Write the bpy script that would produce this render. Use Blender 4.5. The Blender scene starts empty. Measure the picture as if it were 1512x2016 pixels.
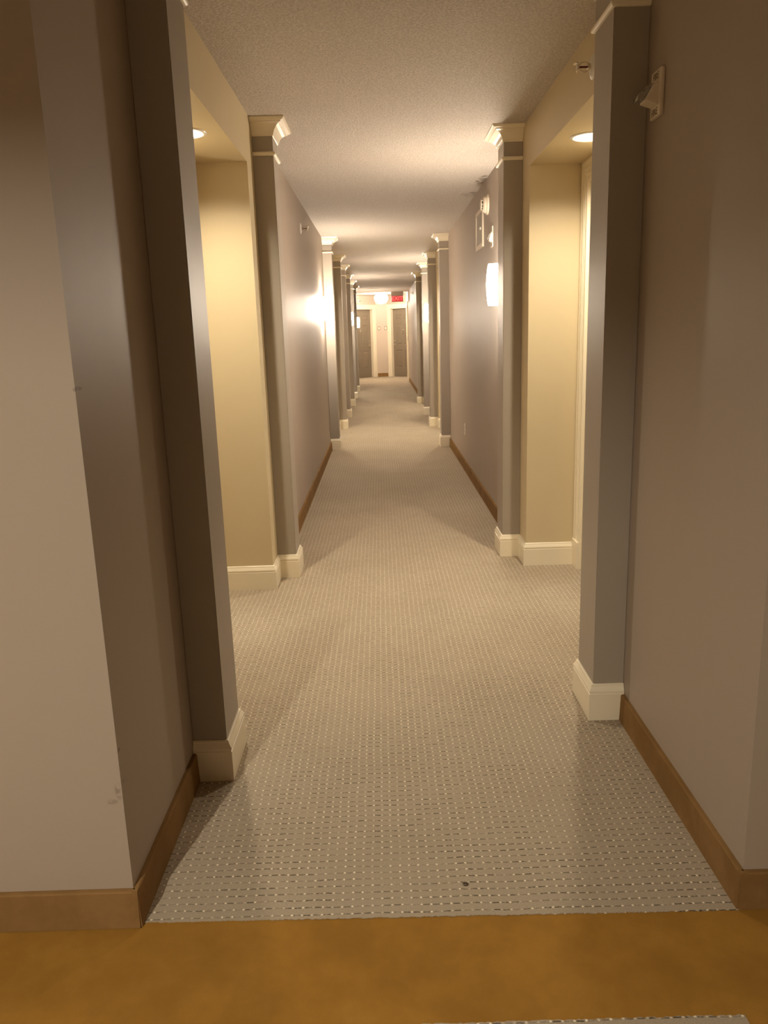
import bpy, bmesh, math, random
from mathutils import Vector, Matrix
random.seed(7)
SC = bpy.context.scene
COL = SC.collection
PI = math.pi

# ------------------------------------------------------------------ materials
class NT:
    def __init__(s, name):
        s.m = bpy.data.materials.new(name); s.m.use_nodes = True
        s.t = s.m.node_tree; s.n = s.t.nodes; s.l = s.t.links
        s.b = s.n['Principled BSDF']
    def put(s, sock, v):
        if isinstance(v, bpy.types.NodeSocket): s.l.new(v, sock)
        elif isinstance(v, (tuple, list)) and len(v) == 3 and sock.type == 'RGBA': sock.default_value = (*v, 1)
        else: sock.default_value = v
    def math(s, op, a, b=None, c=None, clamp=False):
        n = s.n.new('ShaderNodeMath'); n.operation = op; n.use_clamp = clamp
        for i, v in enumerate((a, b, c)):
            if v is not None: s.put(n.inputs[i], v)
        return n.outputs[0]
    def obj(s):
        return s.n.new('ShaderNodeTexCoord').outputs['Object']
    def xyz(s, v):
        n = s.n.new('ShaderNodeSeparateXYZ'); s.l.new(v, n.inputs[0]); return n.outputs
    def comb(s, x, y, z=0.0):
        n = s.n.new('ShaderNodeCombineXYZ')
        for i, v in enumerate((x, y, z)): s.put(n.inputs[i], v)
        return n.outputs[0]
    def mapping(s, v, scale):
        n = s.n.new('ShaderNodeMapping'); s.l.new(v, n.inputs[0]); n.inputs['Scale'].default_value = scale; return n.outputs[0]
    def noise(s, v, scale, detail=2.0, rough=0.5):
        n = s.n.new('ShaderNodeTexNoise'); s.l.new(v, n.inputs['Vector'])
        n.inputs['Scale'].default_value = scale; n.inputs['Detail'].default_value = detail; n.inputs['Roughness'].default_value = rough
        return n.outputs[0]
    def white(s, v):
        n = s.n.new('ShaderNodeTexWhiteNoise'); n.noise_dimensions = '3D'; s.l.new(v, n.inputs['Vector']); return n.outputs['Value']
    def ramp(s, v, a, b, lo=0.0, hi=1.0, smooth=True):
        n = s.n.new('ShaderNodeMapRange'); n.interpolation_type = 'SMOOTHSTEP' if smooth else 'LINEAR'
        s.put(n.inputs['Value'], v)
        n.inputs['From Min'].default_value = a; n.inputs['From Max'].default_value = b
        n.inputs['To Min'].default_value = lo; n.inputs['To Max'].default_value = hi
        return n.outputs[0]
    def mix(s, f, a, b, mode='MIX'):
        n = s.n.new('ShaderNodeMix'); n.data_type = 'RGBA'; n.blend_type = mode
        s.put(n.inputs[0], f); s.put(n.inputs[6], a); s.put(n.inputs[7], b); return n.outputs[2]
    def bump(s, h, strength, dist):
        n = s.n.new('ShaderNodeBump'); n.inputs['Strength'].default_value = strength; n.inputs['Distance'].default_value = dist
        s.put(n.inputs['Height'], h); s.l.new(n.outputs[0], s.b.inputs['Normal'])
    def spot(s, P, c, r, soft=0.5):
        """1 inside an ellipsoid mark at c with radii r"""
        tot = None
        for i in range(3):
            d = s.math('DIVIDE', s.math('SUBTRACT', P[i], c[i]), r[i])
            q = s.math('MULTIPLY', d, d)
            tot = q if tot is None else s.math('ADD', tot, q)
        return s.ramp(tot, 1.0, soft, 0.0, 1.0)

def paint(name, col, rough=0.45, spec=0.4, streak=True, marks=()):
    k = NT(name); v = k.obj()
    n1 = k.noise(v, 1.3, 3); n2 = k.noise(v, 900, 2)
    c = k.mix(k.ramp(n1, .3, .7, 0, .10), col, tuple(x * .86 for x in col))
    if marks:
        P = k.xyz(v); fray = k.noise(v, 60, 3)
        for (ctr, rad, mc, amt) in marks:
            f = k.math('MULTIPLY', k.spot(P, ctr, rad, .2), k.ramp(fray, .42, .6, 0, amt))
            c = k.mix(f, c, mc)
    k.put(k.b.inputs['Base Color'], c)
    k.b.inputs['Specular IOR Level'].default_value = spec
    h = n2
    if streak:
        st = k.noise(k.mapping(v, (14, 14, .5)), 2.0, 3)
        k.put(k.b.inputs['Roughness'], k.ramp(st, .3, .7, rough - .008, rough + .012))
        h = n2
    else:
        k.b.inputs['Roughness'].default_value = rough
    k.bump(h, .12, .0012)
    return k.m

TAUPE = (.365, .304, .247)
M = {}
M['wall'] = paint('taupe_wall_paint', TAUPE, .50, .25, marks=(
    ((-.612, 1.573, .347), (.012, .05, .030), (.16, .12, .10), .55),
    ((-.632, 1.573, .318), (.018, .05, .008), (.20, .16, .13), .55),
    ((-.604, 1.573, 1.233), (.008, .05, .006), (.20, .16, .13), .9),
    ((-.604, 1.573, .44), (.008, .05, .006), (.20, .16, .13), .9)))
M['pil'] = paint('grey_pilaster_paint', (.345, .302, .25), .45, .4)
M['yellow'] = paint('straw_yellow_paint', (.60, .505, .325), .45, .4)
M['cream'] = paint('cream_trim_gloss', (.80, .73, .57), .28, .5, streak=False)
M['plastic'] = paint('ivory_plastic', (.70, .62, .50), .35, .5, streak=False)
M['endwall'] = paint('pale_beige_end_wall_paint', (.52, .44, .35), .45, .4)
M['lobby'] = paint('tan_lobby_paint', (.32, .24, .16), .4, .4)
M['white'] = paint('white_enamel', (.80, .78, .74), .35, .5, streak=False)
M['door'] = paint('grey_brown_door_paint', (.20, .16, .112), .4, .45, streak=False)
M['tan_door'] = paint('tan_door_paint', (.42, .32, .20), .4, .45, streak=False)

def flat(name, col, rough=.4, metal=0.0):
    k = NT(name); v = k.obj()
    c = k.mix(k.ramp(k.noise(v, 60, 2), .3, .7, 0, .12), col, tuple(x * .8 for x in col))
    k.put(k.b.inputs['Base Color'], c); k.b.inputs['Roughness'].default_value = rough; k.b.inputs['Metallic'].default_value = metal
    return k.m
M['chrome'] = flat('satin_nickel', (.72, .66, .56), .25, 1.0)
M['brass'] = flat('aged_brass', (.60, .47, .25), .35, 1.0)
M['plaque'] = flat('brown_plaque_edge', (.20, .13, .06), .5)
M['dark'] = flat('dark_slot', (.03, .025, .02), .6)
M['redglass'] = flat('dark_red_bulb', (.10, .01, .01), .15)
M['groove'] = flat('lettering_ink', (.22, .16, .10), .6)
M['sign_grey'] = flat('sign_housing_taupe', (.36, .28, .21), .5)
M['maroon'] = flat('maroon_plastic', (.07, .018, .012), .35)

def glass(name):
    k = NT(name)
    k.b.inputs['Base Color'].default_value = (.95, .92, .86, 1); k.b.inputs['Roughness'].default_value = .12
    k.b.inputs['Transmission Weight'].default_value = .85; k.b.inputs['IOR'].default_value = 1.45
    return k.m
M['lens'] = glass('clear_strobe_lens')

def emit(name, col, strength, base=(.8, .8, .78)):
    k = NT(name)
    k.put(k.b.inputs['Base Color'], base); k.b.inputs['Roughness'].default_value = .3
    k.put(k.b.inputs['Emission Color'], col); k.b.inputs['Emission Strength'].default_value = strength
    return k.m
M['shade'] = emit('lit_opal_glass', (1, .85, .68), 205)
M['sconce_bulb'] = emit('lit_sconce_bulb', (1, .85, .68), 340)
M['dome'] = emit('lit_opal_dome', (1, .86, .70), 105)
M['lamp'] = emit('lit_downlight_lens', (1, .88, .72), 40)
M['lamp_lobby'] = emit('lit_lobby_lens', (1, .90, .73), 23500)
M['exit_red'] = emit('lit_red_sign_face', (1, .04, .05), .42, (.45, .02, .02))
M['exit_txt'] = emit('lit_sign_letters', (1, .30, .28), .6, (.6, .2, .18))

def ceiling_mat():
    k = NT('stippled_ceiling'); v = k.obj(); P = k.xyz(v)
    n = k.noise(v, 105, 4, .75); n2 = k.noise(v, 2, 3)
    c = k.mix(k.ramp(n, .40, .60, 0, 1), (.68, .625, .56), (.50, .45, .395))
    c = k.mix(k.ramp(n2, .35, .7, 0, .14), c, (.56, .47, .38))
    fray = k.noise(v, 14, 4)
    for ctr, rad, amt in (((.775, 6.02, 2.373), (.055, .20, .1), .9), ((.755, 6.62, 2.373), (.09, .13, .1), .55)):
        c = k.mix(k.math('MULTIPLY', k.spot(P, ctr, rad, .2), k.ramp(fray, .38, .6, 0, amt)), c, (.12, .085, .06))
    k.put(k.b.inputs['Base Color'], c); k.b.inputs['Roughness'].default_value = .9
    k.bump(n, .9, .008); return k.m
M['ceil'] = ceiling_mat()

def carpet_mat(name, spot=None):
    k = NT(name); v = k.obj(); P = k.xyz(v)
    DX, DY = .0235, .0238
    wob = k.math('MULTIPLY', k.math('SUBTRACT', k.noise(v, 9, 2), .5), .010)
    wob2 = k.math('MULTIPLY', k.math('SUBTRACT', k.noise(v, 230, 2), .5), .0032)
    ux = k.math('DIVIDE', k.math('ADD', P[0], wob), DX)
    uy = k.math('DIVIDE', k.math('ADD', P[1], k.math('ADD', wob, wob2)), DY)
    fx = k.math('SUBTRACT', k.math('FRACT', ux), .5); fy = k.math('SUBTRACT', k.math('FRACT', uy), .5)
    rnd = k.white(k.comb(k.math('FLOOR', ux), k.math('FLOOR', uy), 1.0))
    r2 = k.math('ADD', k.math('MULTIPLY', fx, fx), k.math('MULTIPLY', fy, fy))
    dot = k.math('MULTIPLY', k.ramp(r2, .0190, .0045, 0, 1), k.ramp(rnd, .0, .8, .2, 1.0))
    afx = k.math('ABSOLUTE', fx); afy = k.math('ABSOLUTE', k.math('ADD', fy, .03))
    rnd2 = k.white(k.comb(k.math('FLOOR', k.math('ADD', ux, .5)), k.math('FLOOR', uy), 7.0))
    dash = k.math('MULTIPLY', k.ramp(afy, .105, .035, 0, 1), k.ramp(afx, .12, .22, 0, 1))
    patchy = k.ramp(k.noise(v, 3.2, 3), .30, .55, .45, 1.0)
    tear = k.ramp(k.noise(k.mapping(v, (1, 2.4, 1)), 95, 2), .34, .50, 0.10, 1)
    dash = k.math('MULTIPLY', k.math('MULTIPLY', dash, tear), k.math('MULTIPLY', patchy, k.ramp(rnd2, .1, .8, .35, 1)))
    pile = k.noise(v, 300, 3, .8); big = k.noise(v, 2.1, 4, .6)
    c = k.mix(k.ramp(pile, .3, .7, 0, 1), (.43, .362, .272), (.31, .258, .19))
    c = k.mix(k.ramp(big, .35, .68, 0, .32), c, (.29, .235, .17))
    c = k.mix(k.math('MULTIPLY', dash, .85), c, (.05, .034, .02))
    c = k.mix(dot, c, (.80, .72, .56))
    if spot:
        c = k.mix(k.math('MULTIPLY', k.spot(P, spot, (.010, .010, .1), .2), k.ramp(k.noise(v, 130, 2), .35, .55, .2, 1)), c, (.03, .018, .01))
    k.put(k.b.inputs['Base Color'], c); k.b.inputs['Roughness'].default_value = .95; k.b.inputs['Specular IOR Level'].default_value = .1
    h = k.math('ADD', k.math('MULTIPLY', pile, .5), k.math('SUBTRACT', k.math('MULTIPLY', dot, .5), k.math('MULTIPLY', dash, 1.2)))
    k.bump(h, .5, .002); return k.m
M['carpet'] = carpet_mat('dotted_beige_carpet', (.170, 1.671, 0))

def gold_mat(name, a, b, scale=4.5):
    k = NT(name); v = k.obj()
    pile = k.noise(v, 500, 3, .7); big = k.noise(v, scale, 4, .6); mid = k.noise(v, 38, 2)
    c = k.mix(k.ramp(big, .3, .7, 0, 1), a, b)
    c = k.mix(k.ramp(pile, .3, .7, 0, .30), c, tuple(x * .6 for x in a))
    c = k.mix(k.ramp(mid, .4, .7, 0, .15), c, tuple(x * .7 for x in a))
    k.put(k.b.inputs['Base Color'], c); k.b.inputs['Roughness'].default_value = .95; k.b.inputs['Specular IOR Level'].default_value = .1
    k.bump(pile, .4, .002); return k.m
M['gold'] = gold_mat('plain_gold_carpet', (.36, .185, .034), (.27, .133, .022))
M['base'] = gold_mat('gold_brown_carpet_base', (.27, .155, .06), (.205, .115, .04), 7)

# ------------------------------------------------------------------ mesh helpers
def finish(name, bm, mats, parent=None, smooth=False, recalc=True):
    me = bpy.data.meshes.new(name)
    if recalc: bmesh.ops.recalc_face_normals(bm, faces=bm.faces)
    bm.to_mesh(me); bm.free()
    for m in (mats if isinstance(mats, (list, tuple)) else [mats]): me.materials.append(m)
    if smooth:
        for p in me.polygons: p.use_smooth = True
        try: me.set_sharp_from_angle(angle=math.radians(38))
        except Exception: pass
    o = bpy.data.objects.new(name, me); COL.objects.link(o)
    if parent: o.parent = parent
    return o
def tag(o, label, cat=None, group=None, kind=None):
    o['label'] = label
    if cat: o['category'] = cat
    if group: o['group'] = group
    if kind: o['kind'] = kind
    return o
def thing(name, label, cat, mat=None, group=None, kind=None):
    o = bpy.data.objects.new(name, None); COL.objects.link(o); o.empty_display_size = .05
    if mat is not None: o.matrix_world = mat
    return tag(o, label, cat, group, kind)
def box(bm, x0, x1, y0, y1, z0, z1, mi=0, pick=None):
    """axis box; pick: dict side->material index, sides '-x','+x','-y','+y','-z','+z'"""
    vs = [bm.verts.new((x, y, z)) for x in (min(x0, x1), max(x0, x1)) for y in (y0, y1) for z in (z0, z1)]
    F = {'-x': (0, 1, 3, 2), '+x': (4, 6, 7, 5), '-y': (0, 4, 5, 1), '+y': (2, 3, 7, 6), '-z': (0, 2, 6, 4), '+z': (1, 5, 7, 3)}
    for s, q in F.items():
        f = bm.faces.new([vs[i] for i in q]); f.material_index = (pick or {}).get(s, mi)
    return vs
def bevel_all(bm, w, seg=2):
    bmesh.ops.bevel(bm, geom=list(bm.edges), offset=w, segments=seg, profile=.6, affect='EDGES', clamp_overlap=True)
def rings(bm, loops, cap0=True, cap1=True, mi=0):
    vl = [[bm.verts.new(p) for p in L] for L in loops]
    n = len(vl[0])
    for a, b in zip(vl, vl[1:]):
        for i in range(n):
            f = bm.faces.new((a[i], a[(i + 1) % n], b[(i + 1) % n], b[i])); f.material_index = mi
    if cap0: bm.faces.new(vl[0])
    if cap1: bm.faces.new(vl[-1])
    return vl
def lathe(bm, prof, axis='z', n=32, c=(0, 0, 0), cap0=True, cap1=True):
    """prof: [(radius, height)]"""
    L = []
    for r, h in prof:
        ring = []
        for i in range(n):
            a = 2 * PI * i / n; u, w = r * math.cos(a), r * math.sin(a)
            p = {'z': (u, w, h), 'y': (u, h, w), 'x': (h, u, w)}[axis]
            ring.append(tuple(p[k] + c[k] for k in range(3)))
        L.append(ring)
    rings(bm, L, cap0, cap1)
def tube(bm, pts, r, n=8):
    pts = [Vector(p) for p in pts]; L = []
    for i, p in enumerate(pts):
        d = (pts[min(i + 1, len(pts) - 1)] - pts[max(i - 1, 0)]).normalized()
        up = Vector((0, 0, 1)) if abs(d.z) < .9 else Vector((1, 0, 0))
        a = d.cross(up).normalized(); b = d.cross(a)
        L.append([p + (a * math.cos(2 * PI * k / n) + b * math.sin(2 * PI * k / n)) * r for k in range(n)])
    rings(bm, L)
def frame_matrix(origin, xa, ya):
    """columns: x right as seen by a viewer, y into the wall, z up"""
    xa = Vector(xa).normalized(); ya = Vector(ya).normalized(); za = Vector((0, 0, 1))
    m = Matrix.Identity(4)
    for i in range(3): m[i][0], m[i][1], m[i][2], m[i][3] = xa[i], ya[i], za[i], origin[i]
    return m
def text_mesh(name, body, size, mat, parent, m, depth=.0015):
    cu = bpy.data.curves.new(name, 'FONT'); cu.body = body; cu.size = size; cu.align_x = 'CENTER'; cu.align_y = 'CENTER'; cu.extrude = depth
    tmp = bpy.data.objects.new('tmp', cu); COL.objects.link(tmp)
    dg = bpy.context.evaluated_depsgraph_get()
    me = bpy.data.meshes.new_from_object(tmp.evaluated_get(dg)); me.name = name
    bpy.data.objects.remove(tmp); bpy.data.curves.remove(cu)
    me.transform(m); me.materials.clear(); me.materials.append(mat)
    o = bpy.data.objects.new(name, me); COL.objects.link(o); o.parent = parent
    return o
TXT = Matrix(((1, 0, 0, 0), (0, 0, -1, 0), (0, 1, 0, 0), (0, 0, 0, 1)))   # text facing -y, upright

# ------------------------------------------------------------------ layout (metres)
H = 2.373; SOF = 2.14; WL, WR = -.606, .800
PL, PR = -.503, .696             # inner faces of the pilaster shafts
DEP = .285                       # alcove depth behind the wall plane
FRONT = 1.573                    # corridor mouth
LEN = .203
YL = [2.180, 4.230, 9.152, 11.222, 12.780, 14.813, 16.606, 18.605]
YR = [2.487, 4.520, 9.161, 11.203, 12.802, 14.858]
ALC = {-1: [(YL[i] + LEN + .20, YL[i + 1] - .20) for i in (0, 2, 4, 6)],
       1: [(YR[i] + LEN + .18, YR[i + 1] - .20) for i in (0, 2, 4)]}
END_L, END_R = 21.6, 23.4

def wx(s, d): return (WR + d) if s > 0 else (WL - d)

# ---- corridor side walls
def side_wall(s, name, y_end, door_spans, label, extra_open=None):
    bm = bmesh.new()
    inn = '-x' if s > 0 else '+x'
    def seg(y0, y1, mi, p=None, z0=0, z1=H + .1, d0=0, d1=.5):
        box(bm, wx(s, d0), wx(s, d1), y0, y1, z0, z1, mi, p)
    Y = YL if s < 0 else YR
    y = FRONT
    for (a0, a1), (d0, d1) in zip(ALC[s], door_spans):
        k = [i for i, v in enumerate(Y) if v < a0][-1]
        n0, n1 = Y[k] + LEN, Y[k + 1]
        seg(y, n0, 0); seg(n0, a0, 1); seg(a1, n1, 1)          # taupe wall, then the straw returns
        seg(a0, a1, 1, z0=SOF, d0=0, d1=.03)                   # header over the alcove
        B = DEP
        seg(a0, d0, 1, d0=B); seg(d1, a1, 1, d0=B); seg(d0, d1, 1, z0=2.03, d0=B)
        seg(d0, d1, 1, z1=2.03, d0=B + .12)
        y = n1
    if extra_open:
        d0, d1 = extra_open
        seg(y, d0, 0); seg(d1, y_end, 0); seg(d0, d1, 0, z0=2.03); seg(d0, d1, 0, z1=2.03, d0=.10)
    else:
        seg(y, y_end, 0)
    return tag(finish(name, bm, [M['wall'], M['yellow']]), label, 'wall', kind='structure')
spansL = [(a1 - 1.13, a1 - .27) for a0, a1 in ALC[-1]]
spansR = [(a1 - .98, a1 - .12) for a0, a1 in ALC[1]]
side_wall(-1, 'wall_left', END_L, spansL, 'long left corridor wall, taupe with straw yellow door alcoves')
side_wall(1, 'wall_right', END_R, spansR, 'long right corridor wall, taupe with straw yellow door alcoves', (22.0, 22.86))

# ---- walls of the lobby where the photographer stands
def plain(name, boxes, mat, label, cat='wall'):
    bm = bmesh.new()
    for b in boxes: box(bm, *b)
    return tag(finish(name, bm, mat), label, cat, kind='structure')
plain('wall_front_left', [(-2.6, WL - .5, FRONT, FRONT + .3, 0, H + .1)], M['wall'], 'hidden stretch of lobby wall left of the corridor mouth')
plain('wall_front_right', [(WR + .5, 2.6, FRONT, FRONT + .3, 0, H + .1)], M['wall'], 'hidden stretch of lobby wall right of the corridor mouth')
plain('wall_lobby', [(-2.7, -2.6, -2.6, FRONT + .3, 0, H + .1), (2.6, 2.7, -2.6, FRONT + .3, 0, H + .1), (-2.7, 2.7, -2.7, -2.6, 0, H + .1)],
      M['lobby'], 'tan lobby walls beside and behind the viewpoint')

# ---- floors
def jag(a, b, n, amp):
    a, b = Vector(a), Vector(b)
    d = (b - a); nrm = Vector((-d.y, d.x, 0)).normalized()
    return [a + d * i / n + nrm * random.uniform(-amp, amp) for i in range(n + 1)]
def slab(name, outline, z0, z1, mat, label):
    bm = bmesh.new()
    rings(bm, [[(p[0], p[1], z0) for p in outline], [(p[0], p[1], z1) for p in outline]])
    return tag(finish(name, bm, mat), label, 'carpet', kind='structure')
edge = jag((.792, 1.5575, 0), (-.60, 1.5755, 0), 300, .0018)
slab('floor', [(p.x, p.y) for p in edge] + [(-.60, 1.75), (-1.0, 1.75), (-1.0, 25.2), (1.3, 25.2), (1.3, 1.75), (.792, 1.75)], -.02, 0, M['carpet'], 'beige carpet with rows of pale dots running down the corridor')
e2 = jag((.675, 1.276, 0), (-1.9, 1.278, 0), 420, .0018)
slab('floor', [(.675, -2.0)] + [(p.x, p.y) for p in e2] + [(-1.9, -2.0)], -.02, 0, M['carpet'], 'strip of dotted beige carpet at the bottom edge of the photo')
slab('floor', [(-2.7, -2.7), (2.7, -2.7), (2.7, 1.95), (-2.7, 1.95)], -.03, -.002, M['gold'], 'plain gold carpet band crossing in front of the corridor')

# ---- ceilings with real holes for recessed lamps
def ceiling_plate(bm, x0, x1, y0, y1, z, holes):
    """downward facing sheet with round holes (x, y, r)"""
    E = []
    def loop(pts):
        v = [bm.verts.new((p[0], p[1], z)) for p in pts]
        for i in range(len(v)): E.append(bm.edges.new((v[i], v[(i + 1) % len(v)])))
    loop([(x0, y0), (x1, y0), (x1, y1), (x0, y1)])
    for hx, hy, r in holes: loop([(hx + r * math.cos(2 * PI * i / 40), hy + r * math.sin(2 * PI * i / 40)) for i in range(40)])
    bmesh.ops.triangle_fill(bm, use_beauty=True, use_dissolve=False, edges=E, normal=(0, 0, -1))
RH = .078
plain('ceiling', [(WL - .6, WR + .6, 1.45, 21.55, H, H + .12)], M['ceil'], 'stippled off-white ceiling along the corridor', 'ceiling')
plain('ceiling', [(-1.2, 1.4, 21.55, 25.2, 2.41, 2.55)], M['ceil'], 'brightly lit ceiling over the doors at the far end', 'ceiling')
LOBBY_LAMP = (-1.15, -.90)
bm = bmesh.new(); ceiling_plate(bm, -2.7, 2.7, -2.7, 1.45, H, [(*LOBBY_LAMP, RH)])
tag(finish('ceiling', bm, M['ceil'], recalc=False), 'stippled ceiling over the lobby above the viewpoint', 'ceiling', kind='structure')
plain('ceiling', [(-2.7, 2.7, -2.7, 1.45, H + .25, H + .3), (-2.7, WL - .6, 1.45, 1.95, H, H + .12), (WR + .6, 2.7, 1.45, 1.95, H, H + .12)], M['ceil'], 'closed ceiling void over the lobby', 'ceiling')

LAMPS = []
for s in (-1, 1):
    for i, (a0, a1) in enumerate(ALC[s]):
        lit = not (s < 0 and i == 2)
        cx = wx(s, .162 if s > 0 else .165)
        cy = {(-1, 0): 3.455, (1, 0): 3.735}.get((s, i), (a0 + a1) / 2 + .1)
        bm = bmesh.new()
        x0, x1 = sorted((wx(s, .03), wx(s, DEP + .2)))
        ceiling_plate(bm, x0, x1, a0 - .02, a1 + .02, SOF, [(cx, cy, RH)] if lit else [])
        tag(finish('ceiling', bm, M['yellow'], recalc=False), 'straw yellow soffit of the %s alcove on the %s' % (('first', 'second', 'third', 'fourth')[i], 'left' if s < 0 else 'right'), 'ceiling', kind='structure')
        if lit: LAMPS.append((s, i, cx, cy, SOF))

# ---- baseboards of gold-brown carpet with a bound top edge
def base_run(bm, s, y0, y1, end0=True):
    prof = [(0, 0), (.016, 0), (.015, .012), (.0125, .084), (.0125, .090), (.010, .0935), (.004, .0945), (0, .0945)]
    L = [[(wx(s, -d), y, z) for d, z in prof] for y in (y0, y1)]
    rings(bm, L)
def base_x(bm, x0, x1, y):
    prof = [(0, 0), (.016, 0), (.015, .012), (.0125, .084), (.0125, .090), (.010, .0935), (.004, .0945), (0, .0945)]
    rings(bm, [[(x, y - d, z) for d, z in prof] for x in (x0, x1)])
bm = bmesh.new()
base_run(bm, -1, FRONT - .012, YL[0] - .016)
for a, b in ((YL[1] + LEN, YL[2]), (YL[3] + LEN, YL[4]), (YL[5] + LEN, YL[6]), (YL[7] + LEN, END_L)): base_run(bm, -1, a + .016, b - .016)
base_x(bm, -2.6, WL + .012, FRONT)
tag(finish('baseboard_left', bm, M['base']), 'gold-brown carpet baseboard along the left wall', 'baseboard', kind='structure')
bm = bmesh.new()
base_run(bm, 1, FRONT - .012, YR[0] - .016)
for a, b in ((YR[1] + LEN, YR[2]), (YR[3] + LEN, YR[4]), (YR[5] + LEN, 21.89), (22.97, END_R)): base_run(bm, 1, a + .016, b - .016)
base_x(bm, WR - .012, 2.6, FRONT)
tag(finish('baseboard_right', bm, M['base']), 'gold-brown carpet baseboard along the right wall', 'baseboard', kind='structure')

# ---- cream moulded baseboards of the alcoves
BASEPROF = [(0, 0), (.016, 0), (.016, .096), (.0135, .098), (.0135, .101), (.016, .103), (.0155, .108), (.011, .116), (.0075, .122), (.0065, .127), (.003, .130), (0, .130)]
def skirt(bm, path, inward):
    """path: plan points; inward: +1/-1 side of the path the board sticks out to; mitred"""
    P = [Vector((p[0], p[1])) for p in path]; n = len(P); offs = []
    for i in range(n):
        ds = []
        if i > 0: ds.append((P[i] - P[i - 1]).normalized())
        if i < n - 1: ds.append((P[i + 1] - P[i]).normalized())
        ns = [Vector((-d.y, d.x)) * inward for d in ds]
        m = ns[0] if len(ns) == 1 else (ns[0] + ns[1]) / (1 + ns[0].dot(ns[1]))
        offs.append(m)
    rings(bm, [[(P[i].x + offs[i].x * d, P[i].y + offs[i].y * d, z) for d, z in BASEPROF] for i in range(n)])
NTH = ('first', 'second', 'third', 'fourth')
for s in (-1, 1):
    Y = YL if s < 0 else YR
    for i, (a0, a1) in enumerate(ALC[s]):
        d0, d1 = (spansL if s < 0 else spansR)[i]
        W0, B0 = wx(s, 0), wx(s, DEP)
        n0, n1 = Y[2 * i] + LEN + .0165, Y[2 * i + 1] - .0165
        bm = bmesh.new()
        skirt(bm, [(W0, n0), (W0, a0), (B0, a0), (B0, d0 - .12)], 1 if s > 0 else -1)
        pts = [(B0, d1 + .12), (B0, a1), (W0, a1), (W0, n1)] if d1 + .13 < a1 else [(B0, a1), (W0, a1), (W0, n1)]
        skirt(bm, pts, 1 if s > 0 else -1)
        tag(finish('trim_%d' % (1 + i + (0 if s < 0 else 4)), bm, M['cream']), 'cream moulded baseboard round the %s %s alcove' % (NTH[i], 'left' if s < 0 else 'right'), 'baseboard', kind='structure')

# ------------------------------------------------------------------ pilasters
CAPPROF = [(0, 2.296), (.004, 2.297), (.0065, 2.301), (.0065, 2.306), (.009, 2.309), (.011, 2.316), (.016, 2.326), (.025, 2.337), (.037, 2.346), (.047, 2.350), (.050, 2.351), (.050, 2.355), (.056, 2.357), (.063, 2.361), (.067, 2.366), (.069, 2.369), (.069, H - .0006), (0, H - .0006)]
ASTPROF = [(0, 2.205), (.006, 2.206), (.0105, 2.210), (.012, 2.2145), (.0105, 2.219), (.006, 2.223), (0, 2.224)]
def pilaster(s, y0, label):
    W = wx(s, -.0013); xi = PL if s < 0 else PR; y1 = y0 + LEN
    cx, cy = W, (y0 + y1) / 2
    t = thing('pilaster', label, 'pilaster', Matrix.Translation((cx, cy, 0)), 'pilasters along the corridor')
    def ring(off, z, end=0.0):
        return [(W - cx, y0 - off - cy, z), (xi - s * off - cx, y0 - off - cy, z), (xi - s * off - cx, y1 + off - cy, z), (W - cx, y1 + off - cy, z)]
    bm = bmesh.new(); rings(bm, [ring(0, .06), ring(0, 2.34)])
    bmesh.ops.bevel(bm, geom=[e for e in bm.edges if abs(e.verts[0].co.z - e.verts[1].co.z) > 1 and abs(e.verts[0].co.x - (xi - cx)) < 1e-4], offset=.0025, segments=2, affect='EDGES')
    finish('shaft', bm, M['pil'], t)
    bm = bmesh.new(); rings(bm, [ring(o, z) for o, z in BASEPROF[1:-1]] + [ring(0, .130)])
    finish('plinth', bm, M['cream'], t)
    bm = bmesh.new(); rings(bm, [ring(o, z) for o, z in ASTPROF])
    finish('collar', bm, M['cream'], t)
    bm = bmesh.new(); rings(bm, [ring(o, z) for o, z in CAPPROF])
    finish('capital', bm, M['cream'], t)
    return t
LBL = ['left pilaster nearest the camera, just inside the corridor mouth',
       'second pilaster on the left, at the far side of the near lit alcove',
       'third pilaster on the left, brightly lit by the wall lamp before it',
       'fourth pilaster on the left, shaded side toward the camera beyond the second alcove',
       'fifth pilaster on the left, at the end of the short wall past the second alcove',
       'sixth pilaster on the left, dark one before the small lit wall lamp',
       'seventh pilaster on the left, behind the fourth-row wall lamp',
       'farthest pilaster on the left, thin sliver beside the far doors']
LBR = ['right pilaster nearest the camera, beside the fire strobe plate',
       'second pilaster on the right, between the lit alcove and the wall lamp',
       'third pilaster on the right, just past the white wall outlet',
       'fourth pilaster on the right, at the far side of the second alcove',
       'fifth pilaster on the right, behind the small second wall lamp',
       'farthest pilaster on the right, dark one before the bare end wall']
for y, l in zip(YL, LBL): pilaster(-1, y, l)
for y, l in zip(YR, LBR): pilaster(1, y, l)

# ------------------------------------------------------------------ doors
def casing_mesh(w, top, cw, z0, mat, parent):
    prof = [(0, 0), (0, .012), (.004, .016), (.018, .017), (.020, .013), (.028, .011), (.036, .013), (.038, .017), (.046, .017), (.048, .013), (.056, .011), (.064, .013), (.066, .017), (.086, .019), (.094, .022), (cw - .004, .022), (cw, .018), (cw, 0)]
    prof = [(o * cw / .11 if o < cw - .005 else o, d) for o, d in prof]
    bm = bmesh.new()
    L = []
    for (fx, px, pz) in ((-1, 0, z0), (-1, 0, top), (1, w, top), (1, w, z0)):
        L.append([(px + fx * o, -d, pz + (o if pz == top else 0)) for o, d in prof])
    vl = rings(bm, L)
    finish('casing', bm, mat, parent)
    for px in (-cw - .002, w):
        bm = bmesh.new(); box(bm, px, px + cw + .002, -.027, 0, 0, z0)
        bevel_all(bm, .002); finish('plinth_block', bm, mat, parent)
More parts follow.
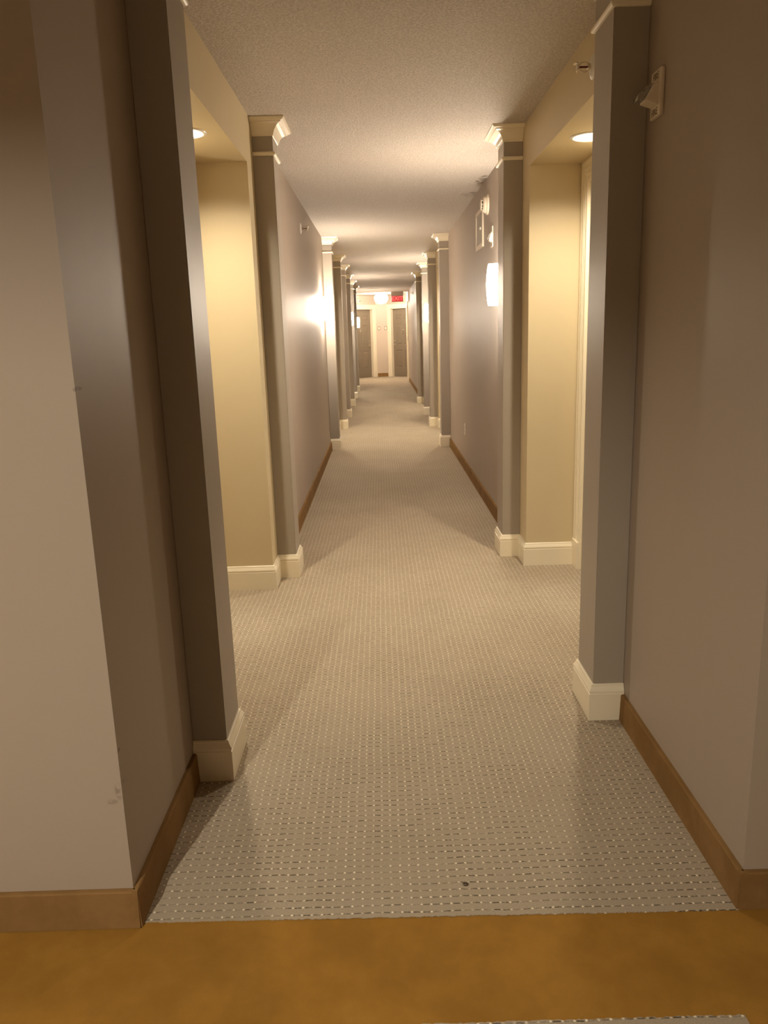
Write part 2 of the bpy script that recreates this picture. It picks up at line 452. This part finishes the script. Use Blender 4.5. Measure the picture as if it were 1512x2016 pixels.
def door(n, m, label, w=.86, top=2.03, cw=.11, recess=.07, mat='door', lever_right=True, knocker=True, panels=True, lock=None):
    t = thing('door_%d' % n, label, 'door', m, kind='structure')
    casing_mesh(w, top, cw, .155, M['cream'], t)
    bm = bmesh.new()
    for a, b, c, d in ((0, .014, 0, top - .014), (w - .014, w, 0, top - .014), (0, w, top - .014, top)):
        box(bm, a, b, 0.0005, recess + .05, c, d)
    finish('jamb', bm, M['cream'], t)
    # leaf: flat slab with six sunk and fielded panels
    bm = bmesh.new(); g = .003
    x0, x1, z1 = .014 + g, w - .014 - g, top - .014 - g
    st, mu = .115, .10
    pw = (x1 - x0 - 2 * st - mu) / 2
    xs = [x0, x0 + st, x0 + st + pw, x0 + st + pw + mu, x1 - st, x1]
    zs = [.008, .28, .79, .965, 1.56, 1.70, 1.85, z1] if panels else [.008, z1]
    if not panels: xs = [x0, x1]
    grid = {}
    def V(x, z, d=0.0):
        k = (round(x, 5), round(z, 5), round(d, 5))
        if k not in grid: grid[k] = bm.verts.new((x, recess + d, z))
        return grid[k]
    for i in range(len(xs) - 1):
        for j in range(len(zs) - 1):
            a, b, c, d = xs[i], xs[i + 1], zs[j], zs[j + 1]
            if panels and i in (1, 3) and j in (1, 3, 5):
                steps = [(0, 0), (.010, .014), (.024, .014), (.046, .003)]
                for (o0, d0), (o1, d1) in zip(steps, steps[1:]):
                    q0 = [V(a + o0, c + o0, d0), V(b - o0, c + o0, d0), V(b - o0, d - o0, d0), V(a + o0, d - o0, d0)]
                    q1 = [V(a + o1, c + o1, d1), V(b - o1, c + o1, d1), V(b - o1, d - o1, d1), V(a + o1, d - o1, d1)]
                    for k in range(4): bm.faces.new((q0[k], q0[(k + 1) % 4], q1[(k + 1) % 4], q1[k]))
                bm.faces.new(q1)
            else:
                bm.faces.new((V(a, c), V(b, c), V(b, d), V(a, d)))
    box(bm, x0, x1, recess + .012, recess + .042, .008, z1)
    lf = finish('door_leaf', bm, M[mat], t)
    if lock:
        bm = bmesh.new(); box(bm, *lock); bevel_all(bm, .003); finish('lock_plate', bm, M['maroon'], t)
        return t
    hx = x1 - .065 if lever_right else x0 + .065
    sg = -1 if lever_right else 1
    bm = bmesh.new()
    lathe(bm, [(.031, 0), (.031, -.006), (.026, -.011), (.012, -.013), (.010, -.045)], 'y', 24, (hx, recess, .955))
    tube(bm, [(hx, recess - .042, .955), (hx + sg * .03, recess - .050, .957), (hx + sg * .075, recess - .048, .953), (hx + sg * .115, recess - .044, .945)], .0085, 10)
    finish('lever_handle', bm, M['chrome'], t, True)
    bm = bmesh.new()
    lathe(bm, [(.024, 0), (.024, -.007), (.017, -.012), (.015, -.022), (.010, -.025)], 'y', 24, (hx, recess, 1.075))
    finish('deadbolt', bm, M['chrome'], t, True)
    if knocker:
        bm = bmesh.new(); kx = (x0 + x1) / 2
        lathe(bm, [(.018, 0), (.018, -.010), (.010, -.016)], 'y', 20, (kx, recess, 1.385))
        tube(bm, [(kx + .034 * math.sin(a), recess - .014 - .012 * (1 - math.cos(a)) / 2, 1.345 + .040 * math.cos(a)) for a in [2 * PI * k / 20 for k in range(21)]], .007, 8)
        lathe(bm, [(.016, 0), (.016, -.012), (.010, -.020)], 'y', 16, (kx, recess, 1.302))
        finish('knocker', bm, M['chrome'], t, True)
    return t
n = 1
# far doors on the two angled walls
r2 = math.sqrt(.5); VC = .083
CORN = (.264, 24.55); LCORN = (2 * VC - .264, 24.55)
SIDE = 1.116; SLEN = (SIDE - .264) / r2
Am = frame_matrix((2 * VC - SIDE, 24.55 - SLEN * r2, 0), (r2, r2, 0), (-r2, r2, 0))
Bm = frame_matrix((CORN[0], CORN[1], 0), (r2, -r2, 0), (r2, r2, 0))
dA = SLEN - .12 - .86
for nm, mm, d0, lb in (('wall_end_left', Am, dA, 'angled far wall holding the left end door'), ('wall_end_right', Bm, .12, 'angled far wall holding the right end door')):
    bm = bmesh.new()
    if d0 > 0: box(bm, -.02 if mm is Am else 0, d0, 0, .16, 0, 2.5)
    box(bm, d0 + .86, SLEN + (.02 if mm is Bm else 0), 0, .16, 0, 2.5); box(bm, d0, d0 + .86, 0, .16, 2.03, 2.5); box(bm, d0, d0 + .86, .15, .19, 0, 2.03)
    o = finish(nm, bm, M['endwall']); o.matrix_world = mm; tag(o, lb, 'wall', kind='structure')
door(1, Am @ Matrix.Translation((dA, 0, 0)), 'grey panelled door at the far end, left of the two', cw=.118, recess=.10, lever_right=True)
door(2, Bm @ Matrix.Translation((.12, 0, 0)), 'grey panelled door at the far end, under the red exit sign', cw=.118, recess=.10, lever_right=False)
plain('wall_end', [(LCORN[0], CORN[0], 24.55, 24.75, 0, 2.5)], M['endwall'], 'narrow flat wall between the two far doors')
plain('wall_end_side', [(2 * VC - SIDE - .1, 2 * VC - SIDE, END_L, 24.0, 0, 2.5), (2 * VC - SIDE - .1, WL - .4, END_L - .1, END_L, 0, 2.5), (SIDE, SIDE + .1, END_R - .1, 24.0, 0, 2.5)], M['endwall'], 'side walls widening the hall before the far doors')
bm = bmesh.new(); prof = [(0, 0), (.014, 0), (.0125, .105), (.004, .110), (0, .110)]
rings(bm, [[(x, 24.55 - d, z) for d, z in prof] for x in (LCORN[0] + .012, CORN[0] - .012)])
tag(finish('baseboard_end', bm, M['base']), 'short brown baseboard between the two far doors', 'baseboard', kind='structure')
# stair door flush in the right wall just before the end
door(3, frame_matrix((WR, 22.86, 0), (0, -1, 0), (1, 0, 0)), 'tan door seen edge-on in the right wall near the end', recess=.02, mat='tan_door', panels=False, lock=(.28, .36, -.006, .02, 1.065, 1.205))
n = 4
for s in (-1, 1):
    for i, (d0, d1) in enumerate(spansL if s < 0 else spansR):
        if s > 0: m = frame_matrix((wx(s, DEP), d1, 0), (0, -1, 0), (1, 0, 0))
        else: m = frame_matrix((wx(s, DEP), d0, 0), (0, 1, 0), (-1, 0, 0))
        door(n, m, 'grey panelled door inside the %s %s alcove, cream casing' % (NTH[i], 'left' if s < 0 else 'right'), recess=.06, lever_right=(s < 0)); n += 1

# ------------------------------------------------------------------ lamps
SPOT_W = 145
def downlight(x, y, z, label, lens='lamp', r=.042, dp=.032):
    t = thing('downlight', label, 'ceiling light', Matrix.Translation((x, y, z)), 'recessed downlights')
    bm = bmesh.new()
    lathe(bm, [(RH - .002, .004), (RH - .002, -.001), (RH + .004, -.005), (RH + .014, -.004), (RH + .017, .0), (RH + .017, .0008)], 'z', 48, cap0=False, cap1=False)
    finish('trim_ring', bm, M['white'], t, True)
    bm = bmesh.new()
    lathe(bm, [(RH - .0015, -.001), (RH - .006, dp * .4), (r + .004, dp + .001), (r + .001, dp + .006)], 'z', 48, cap0=False, cap1=False)
    lathe(bm, [(RH + .0005, .0002), (RH, .08), (.0, .085)], 'z', 48, cap0=False, cap1=False)
    finish('reflector', bm, M['white'], t, True)
    bm = bmesh.new()
    lathe(bm, [(r, dp + .004), (r, dp), (.001, dp - .0005)], 'z', 40, cap0=False, cap1=True)
    finish('lens', bm, M[lens], t, True)
    if lens == 'lamp':
        ld = bpy.data.lights.new('lamp_beam', 'SPOT'); ld.energy = SPOT_W; ld.color = (1, .86, .66); ld.spot_size = math.radians(152); ld.spot_blend = 1.0; ld.shadow_soft_size = .035
        lo = bpy.data.objects.new('lamp_beam', ld); COL.objects.link(lo); lo.parent = t; lo.location = (0, 0, dp - .003)
    return t
for (s, i, cx, cy, z) in LAMPS:
    downlight(cx, cy, z, 'recessed downlight in the soffit of the %s %s alcove' % (NTH[i], 'left' if s < 0 else 'right'))
downlight(*LOBBY_LAMP, H, 'recessed downlight in the lobby ceiling before the left wall corner', 'lamp_lobby', .0205, .0205)

def sconce_proto(s, y, label, zc=1.594):
    m = frame_matrix((wx(s, 0), y, zc), (0, -s, 0), (s, 0, 0))
    t = thing('wall_sconce', label, 'wall lamp', m, 'wall sconces along the corridor')
    bm = bmesh.new(); box(bm, -.04, .04, -.018, 0, -.11, .11); bevel_all(bm, .003); finish('back_plate', bm, M['white'], t)
    bm = bmesh.new()
    lathe(bm, [(.016, -.017), (.016, -.022), (.010, -.024), (.010, -.035)], 'y', 12)
    finish('arm', bm, M['chrome'], t, True)
    bm = bmesh.new(); k = 12
    prof = []
    for j in range(k + 1):
        a = j / k; z = -.1245 + .249 * a
        prof.append((.040 + .012 * (1 - (2 * a - 1) ** 2), z))
    lathe(bm, [(.036, -.1225)] + prof + [(.0378, .125), (.0358, .1225), (.0375, .104), (.0365, .098)], 'z', 40, (0, -.070, 0))
    finish('shade', bm, M['shade'], t, True)
    bm = bmesh.new(); lathe(bm, [(.001, .122), (.012, .1205), (.024, .1155), (.033, .1055)], 'z', 32, (0, -.070, 0), cap0=True, cap1=True); finish('bulb', bm, M['sconce_bulb'], t, True)
    return t
sconce_proto(1, 5.085, 'large glowing wall lamp on the right wall beside the second pilaster')
sconce_proto(1, 12.06, 'small glowing wall lamp farther down the right wall')
sconce_proto(-1, 8.66, 'glowing wall lamp flaring white on the left wall before the third pilaster')
sconce_proto(-1, 15.55, 'small glowing wall lamp far down the left wall, left of the farthest lamp', 1.60)
sconce_proto(-1, 20.40, 'farthest glowing wall lamp on the left, overlapping the left end door')

t = thing('dome_light', 'round glowing ceiling light before the far doors', 'ceiling light', Matrix.Translation((.083, 23.0, 2.41)))
bm = bmesh.new(); lathe(bm, [(.06, 0), (.085, -.008), (.10, -.022), (.10, -.04), (.08, -.05)], 'z', 40); finish('canopy', bm, M['chrome'], t, True)
bm = bmesh.new(); lathe(bm, [(.085, -.042), (.15, -.05), (.184, -.085), (.193, -.13), (.186, -.18), (.16, -.225), (.115, -.26), (.06, -.28), (.012, -.286)], 'z', 48); finish('dome_shade', bm, M['dome'], t, True)
bm = bmesh.new(); lathe(bm, [(.010, -.285), (.011, -.292), (.006, -.300), (.002, -.302)], 'z', 16); finish('finial', bm, M['chrome'], t, True)

# ------------------------------------------------------------------ exit sign
t = thing('exit_sign', 'red lit exit sign hanging before the right end door', 'sign', Matrix.Translation((.514, 21.9, 2.205)))
bm = bmesh.new(); box(bm, -.158, .158, 0, .05, -.082, .082); bevel_all(bm, .004); finish('housing', bm, M['sign_grey'], t)
bm = bmesh.new(); box(bm, -.148, .148, -.004, .002, -.072, .072); finish('face', bm, M['exit_red'], t)
bm = bmesh.new(); box(bm, -.165, .165, -.01, .06, .084, .2045); finish('mount', bm, M['sign_grey'], t)
text_mesh('lettering', 'EXIT', .145, M['exit_txt'], t, Matrix.Translation((0, -.0055, 0)) @ TXT)

# ------------------------------------------------------------------ fire strobes
def strobe(s, y, z, label, k=1.0, kd=1.0):
    m = frame_matrix((wx(s, 0), y, z), (0, -s, 0), (s, 0, 0)) @ Matrix.Diagonal((k * 1.0, kd, k, 1))
    t = thing('fire_strobe', label, 'fire alarm', m, 'fire alarm strobes')
    bm = bmesh.new(); box(bm, -.040, .040, -.012, 0, -.062, .060); bevel_all(bm, .004); finish('plate', bm, M['plastic'], t)
    bm = bmesh.new()
    rings(bm, [[(x, yy, z) for yy, z in ((-.010, .026), (-.026, .020), (-.046, -.014), (-.046, -.022), (-.010, -.034))] for x in (-.026, .026)])
    bevel_all(bm, .002); finish('lens_shelf', bm, M['plastic'], t)
    bm = bmesh.new()
    rings(bm, [[(x, yy, z) for yy, z in ((-.020, .024), (-.045, .016), (-.066, -.006), (-.068, -.020), (-.050, -.016), (-.030, .016))] for x in (-.022, .022)])
    bevel_all(bm, .004, 3); finish('strobe_lens', bm, M['lens'], t, True)
    bm = bmesh.new()
    tube(bm, [(-.014, -.050, .004), (0, -.054, .002), (.014, -.050, .004)], .0035, 8)
    finish('flash_tube', bm, M['chrome'], t, True)
    for z, nm in ((.043, 'lettering'), (-.048, 'lettering')):
        text_mesh(nm, 'FIRE', .026, M['groove'], t, Matrix.Translation((0, -.0120, z)) @ TXT, .0008)
    return t
strobe(1, 2.381, 1.948, 'ivory FIRE strobe plate high on the right beside the nearest pilaster')
strobe(1, 5.690, 1.945, 'ivory strobe box on the right wall under the smoke detector', 1.12, .55)

# ------------------------------------------------------------------ sprinklers
def sprinkler(m, label):
    t = thing('sprinkler', label, 'sprinkler', m, 'sidewall sprinkler heads')
    bm = bmesh.new(); lathe(bm, [(.041, 0), (.042, -.003), (.038, -.007), (.020, -.012), (.014, -.012)], 'y', 32); finish('escutcheon', bm, M['white'], t, True)
    bm = bmesh.new(); lathe(bm, [(.012, -.010), (.012, -.022), (.008, -.024)], 'y', 20); finish('body', bm, M['chrome'], t, True)
    bm = bmesh.new()
    for q in (-1, 1): tube(bm, [(0, -.018, q * .011), (0, -.030, q * .0165), (0, -.042, q * .015), (0, -.054, q * .006), (0, -.058, 0)], .0026, 8)
    finish('frame_arms', bm, M['chrome'], t, True)
    bm = bmesh.new(); lathe(bm, [(.0035, -.024), (.0035, -.052)], 'y', 10); finish('bulb', bm, M['redglass'], t, True)
    bm = bmesh.new(); box(bm, -.013, .013, -.061, -.058, -.012, .013); box(bm, -.013, .013, -.072, -.058, .011, .013); finish('deflector', bm, M['chrome'], t)
    return t
def wall_m(s, y, z): return frame_matrix((wx(s, 0), y, z), (0, -s, 0), (s, 0, 0))
sprinkler(wall_m(1, 3.10, 2.232), 'sprinkler head on the right alcove header beside the nearest pilaster')
sprinkler(wall_m(-1, 6.63, 2.156), 'sprinkler head high on the left wall between second and third pilasters')
sprinkler(wall_m(1, 18.5, 2.181), 'small sprinkler head high on the far right wall')
sprinkler(Am @ Matrix.Translation((dA + .30, 0, 2.25)), 'tiny sprinkler head above the left end door')

# ------------------------------------------------------------------ smoke detector, access panel, outlet, number plates
t = thing('smoke_detector', 'round ivory smoke detector high on the right wall', 'smoke detector', wall_m(1, 5.91, 2.187))
bm = bmesh.new(); lathe(bm, [(.070, 0), (.071, -.006), (.068, -.014), (.060, -.016)], 'y', 40); finish('base', bm, M['plastic'], t, True)
bm = bmesh.new(); lathe(bm, [(.058, -.014), (.056, -.026), (.046, -.036), (.036, -.039)], 'y', 40); finish('housing', bm, M['plastic'], t, True)
bm = bmesh.new(); lathe(bm, [(.030, -.037), (.030, -.049)], 'y', 32); finish('smoke_chamber', bm, M['dark'], t, True)
bm = bmesh.new()
for k in range(8):
    a = 2 * PI * k / 8; bx = Vector((.033 * math.cos(a), 0, .033 * math.sin(a)))
    tube(bm, [bx + Vector((0, -.036, 0)), bx + Vector((0, -.050, 0))], .0025, 6)
lathe(bm, [(.036, -.048), (.035, -.052), (.022, -.056)], 'y', 32)
finish('vent_cap', bm, M['plastic'], t, True)

t = thing('access_panel', 'framed access panel high on the right wall beyond the smoke detector', 'access panel', wall_m(1, 6.345, 2.070))
w, h, f = .205, .142, .032
bm = bmesh.new()
for a, b, c, d in ((-w, w, h - f, h), (-w, w, -h, -h + f), (-w, -w + f, -h + f, h - f), (w - f, w, -h + f, h - f)): box(bm, a, b, -.012, 0, c, d)
finish('frame', bm, M['plastic'], t)
bm = bmesh.new(); box(bm, -w + f + .003, w - f - .003, -.006, 0, -h + f + .003, h - f - .003); finish('panel_door', bm, M['pil'], t)
bm = bmesh.new(); lathe(bm, [(.012, -.005), (.012, -.016), (.008, -.018)], 'y', 20, (.10, 0, .0)); box(bm, .06, .10, -.018, -.012, -.006, .006); finish('latch', bm, M['white'], t)

t = thing('wall_outlet', 'ivory duplex wall outlet low on the right wall', 'outlet', wall_m(1, 7.53, .395))
bm = bmesh.new(); box(bm, -.035, .035, -.006, 0, -.057, .057); bevel_all(bm, .0025); finish('cover_plate', bm, M['plastic'], t)
for z in (-.02, .02):
    bm = bmesh.new(); lathe(bm, [(.0165, -.005), (.0165, -.0085)], 'y', 24, (0, 0, z)); r = finish('receptacle', bm, M['white'], t)
    bm = bmesh.new()
    for x in (-.006, .006): box(bm, x - .001, x + .001, -.0092, -.008, z - .002, z + .006)
    lathe(bm, [(.002, -.008), (.002, -.0092)], 'y', 10, (0, 0, z - .007)); finish('slot', bm, M['dark'], r)

for x, z, l in ((-.003, 1.455, 'small brown-edged cream plate on the far wall beside the left end door'), (.197, 1.456, 'small brown-edged cream plate on the far wall beside the right end door')):
    t = thing('number_sign', l, 'sign', frame_matrix((x, 24.55, z), (1, 0, 0), (0, 1, 0)), 'small plates between the far doors')
    bm = bmesh.new(); box(bm, -.036, .036, -.008, 0, -.055, .055); bevel_all(bm, .002); finish('back_plate', bm, M['plaque'], t)
    bm = bmesh.new(); box(bm, -.022, .022, -.012, -.006, -.038, .038); bevel_all(bm, .002); finish('face_plate', bm, M['cream'], t)

# ------------------------------------------------------------------ camera
R_ = Vector((0.99951996, -0.00594685, -0.03040543)); U_ = Vector((0.03096609, 0.2227424, 0.97438541)); F_ = Vector((-0.00097805, 0.9748592, -0.22281962))
cd = bpy.data.cameras.new('camera'); cam = bpy.data.objects.new('camera', cd); COL.objects.link(cam)
mw = Matrix.Identity(4)
for i in range(3): mw[i][0], mw[i][1], mw[i][2] = R_[i], U_[i], -F_[i]
mw[0][3], mw[1][3], mw[2][3] = 0, 0, 1.32418789
cam.matrix_world = mw
cd.sensor_fit = 'HORIZONTAL'; cd.sensor_width = 36; cd.lens = 1544.463 / 1512 * 36; cd.clip_start = .02
SC.camera = cam

wd = bpy.data.worlds.new('world'); SC.world = wd; wd.use_nodes = True
wd.node_tree.nodes['Background'].inputs[0].default_value = (0, 0, 0, 1)
vs = SC.view_settings; vs.view_transform = 'Standard'; vs.look = 'None'; vs.exposure = 0.0; vs.gamma = 1; vs.use_curve_mapping = False
cy = SC.cycles; cy.use_denoising = True; cy.max_bounces = 14; cy.diffuse_bounces = 10; cy.glossy_bounces = 5; cy.sample_clamp_indirect = 12; cy.caustics_reflective = False; cy.caustics_refractive = False
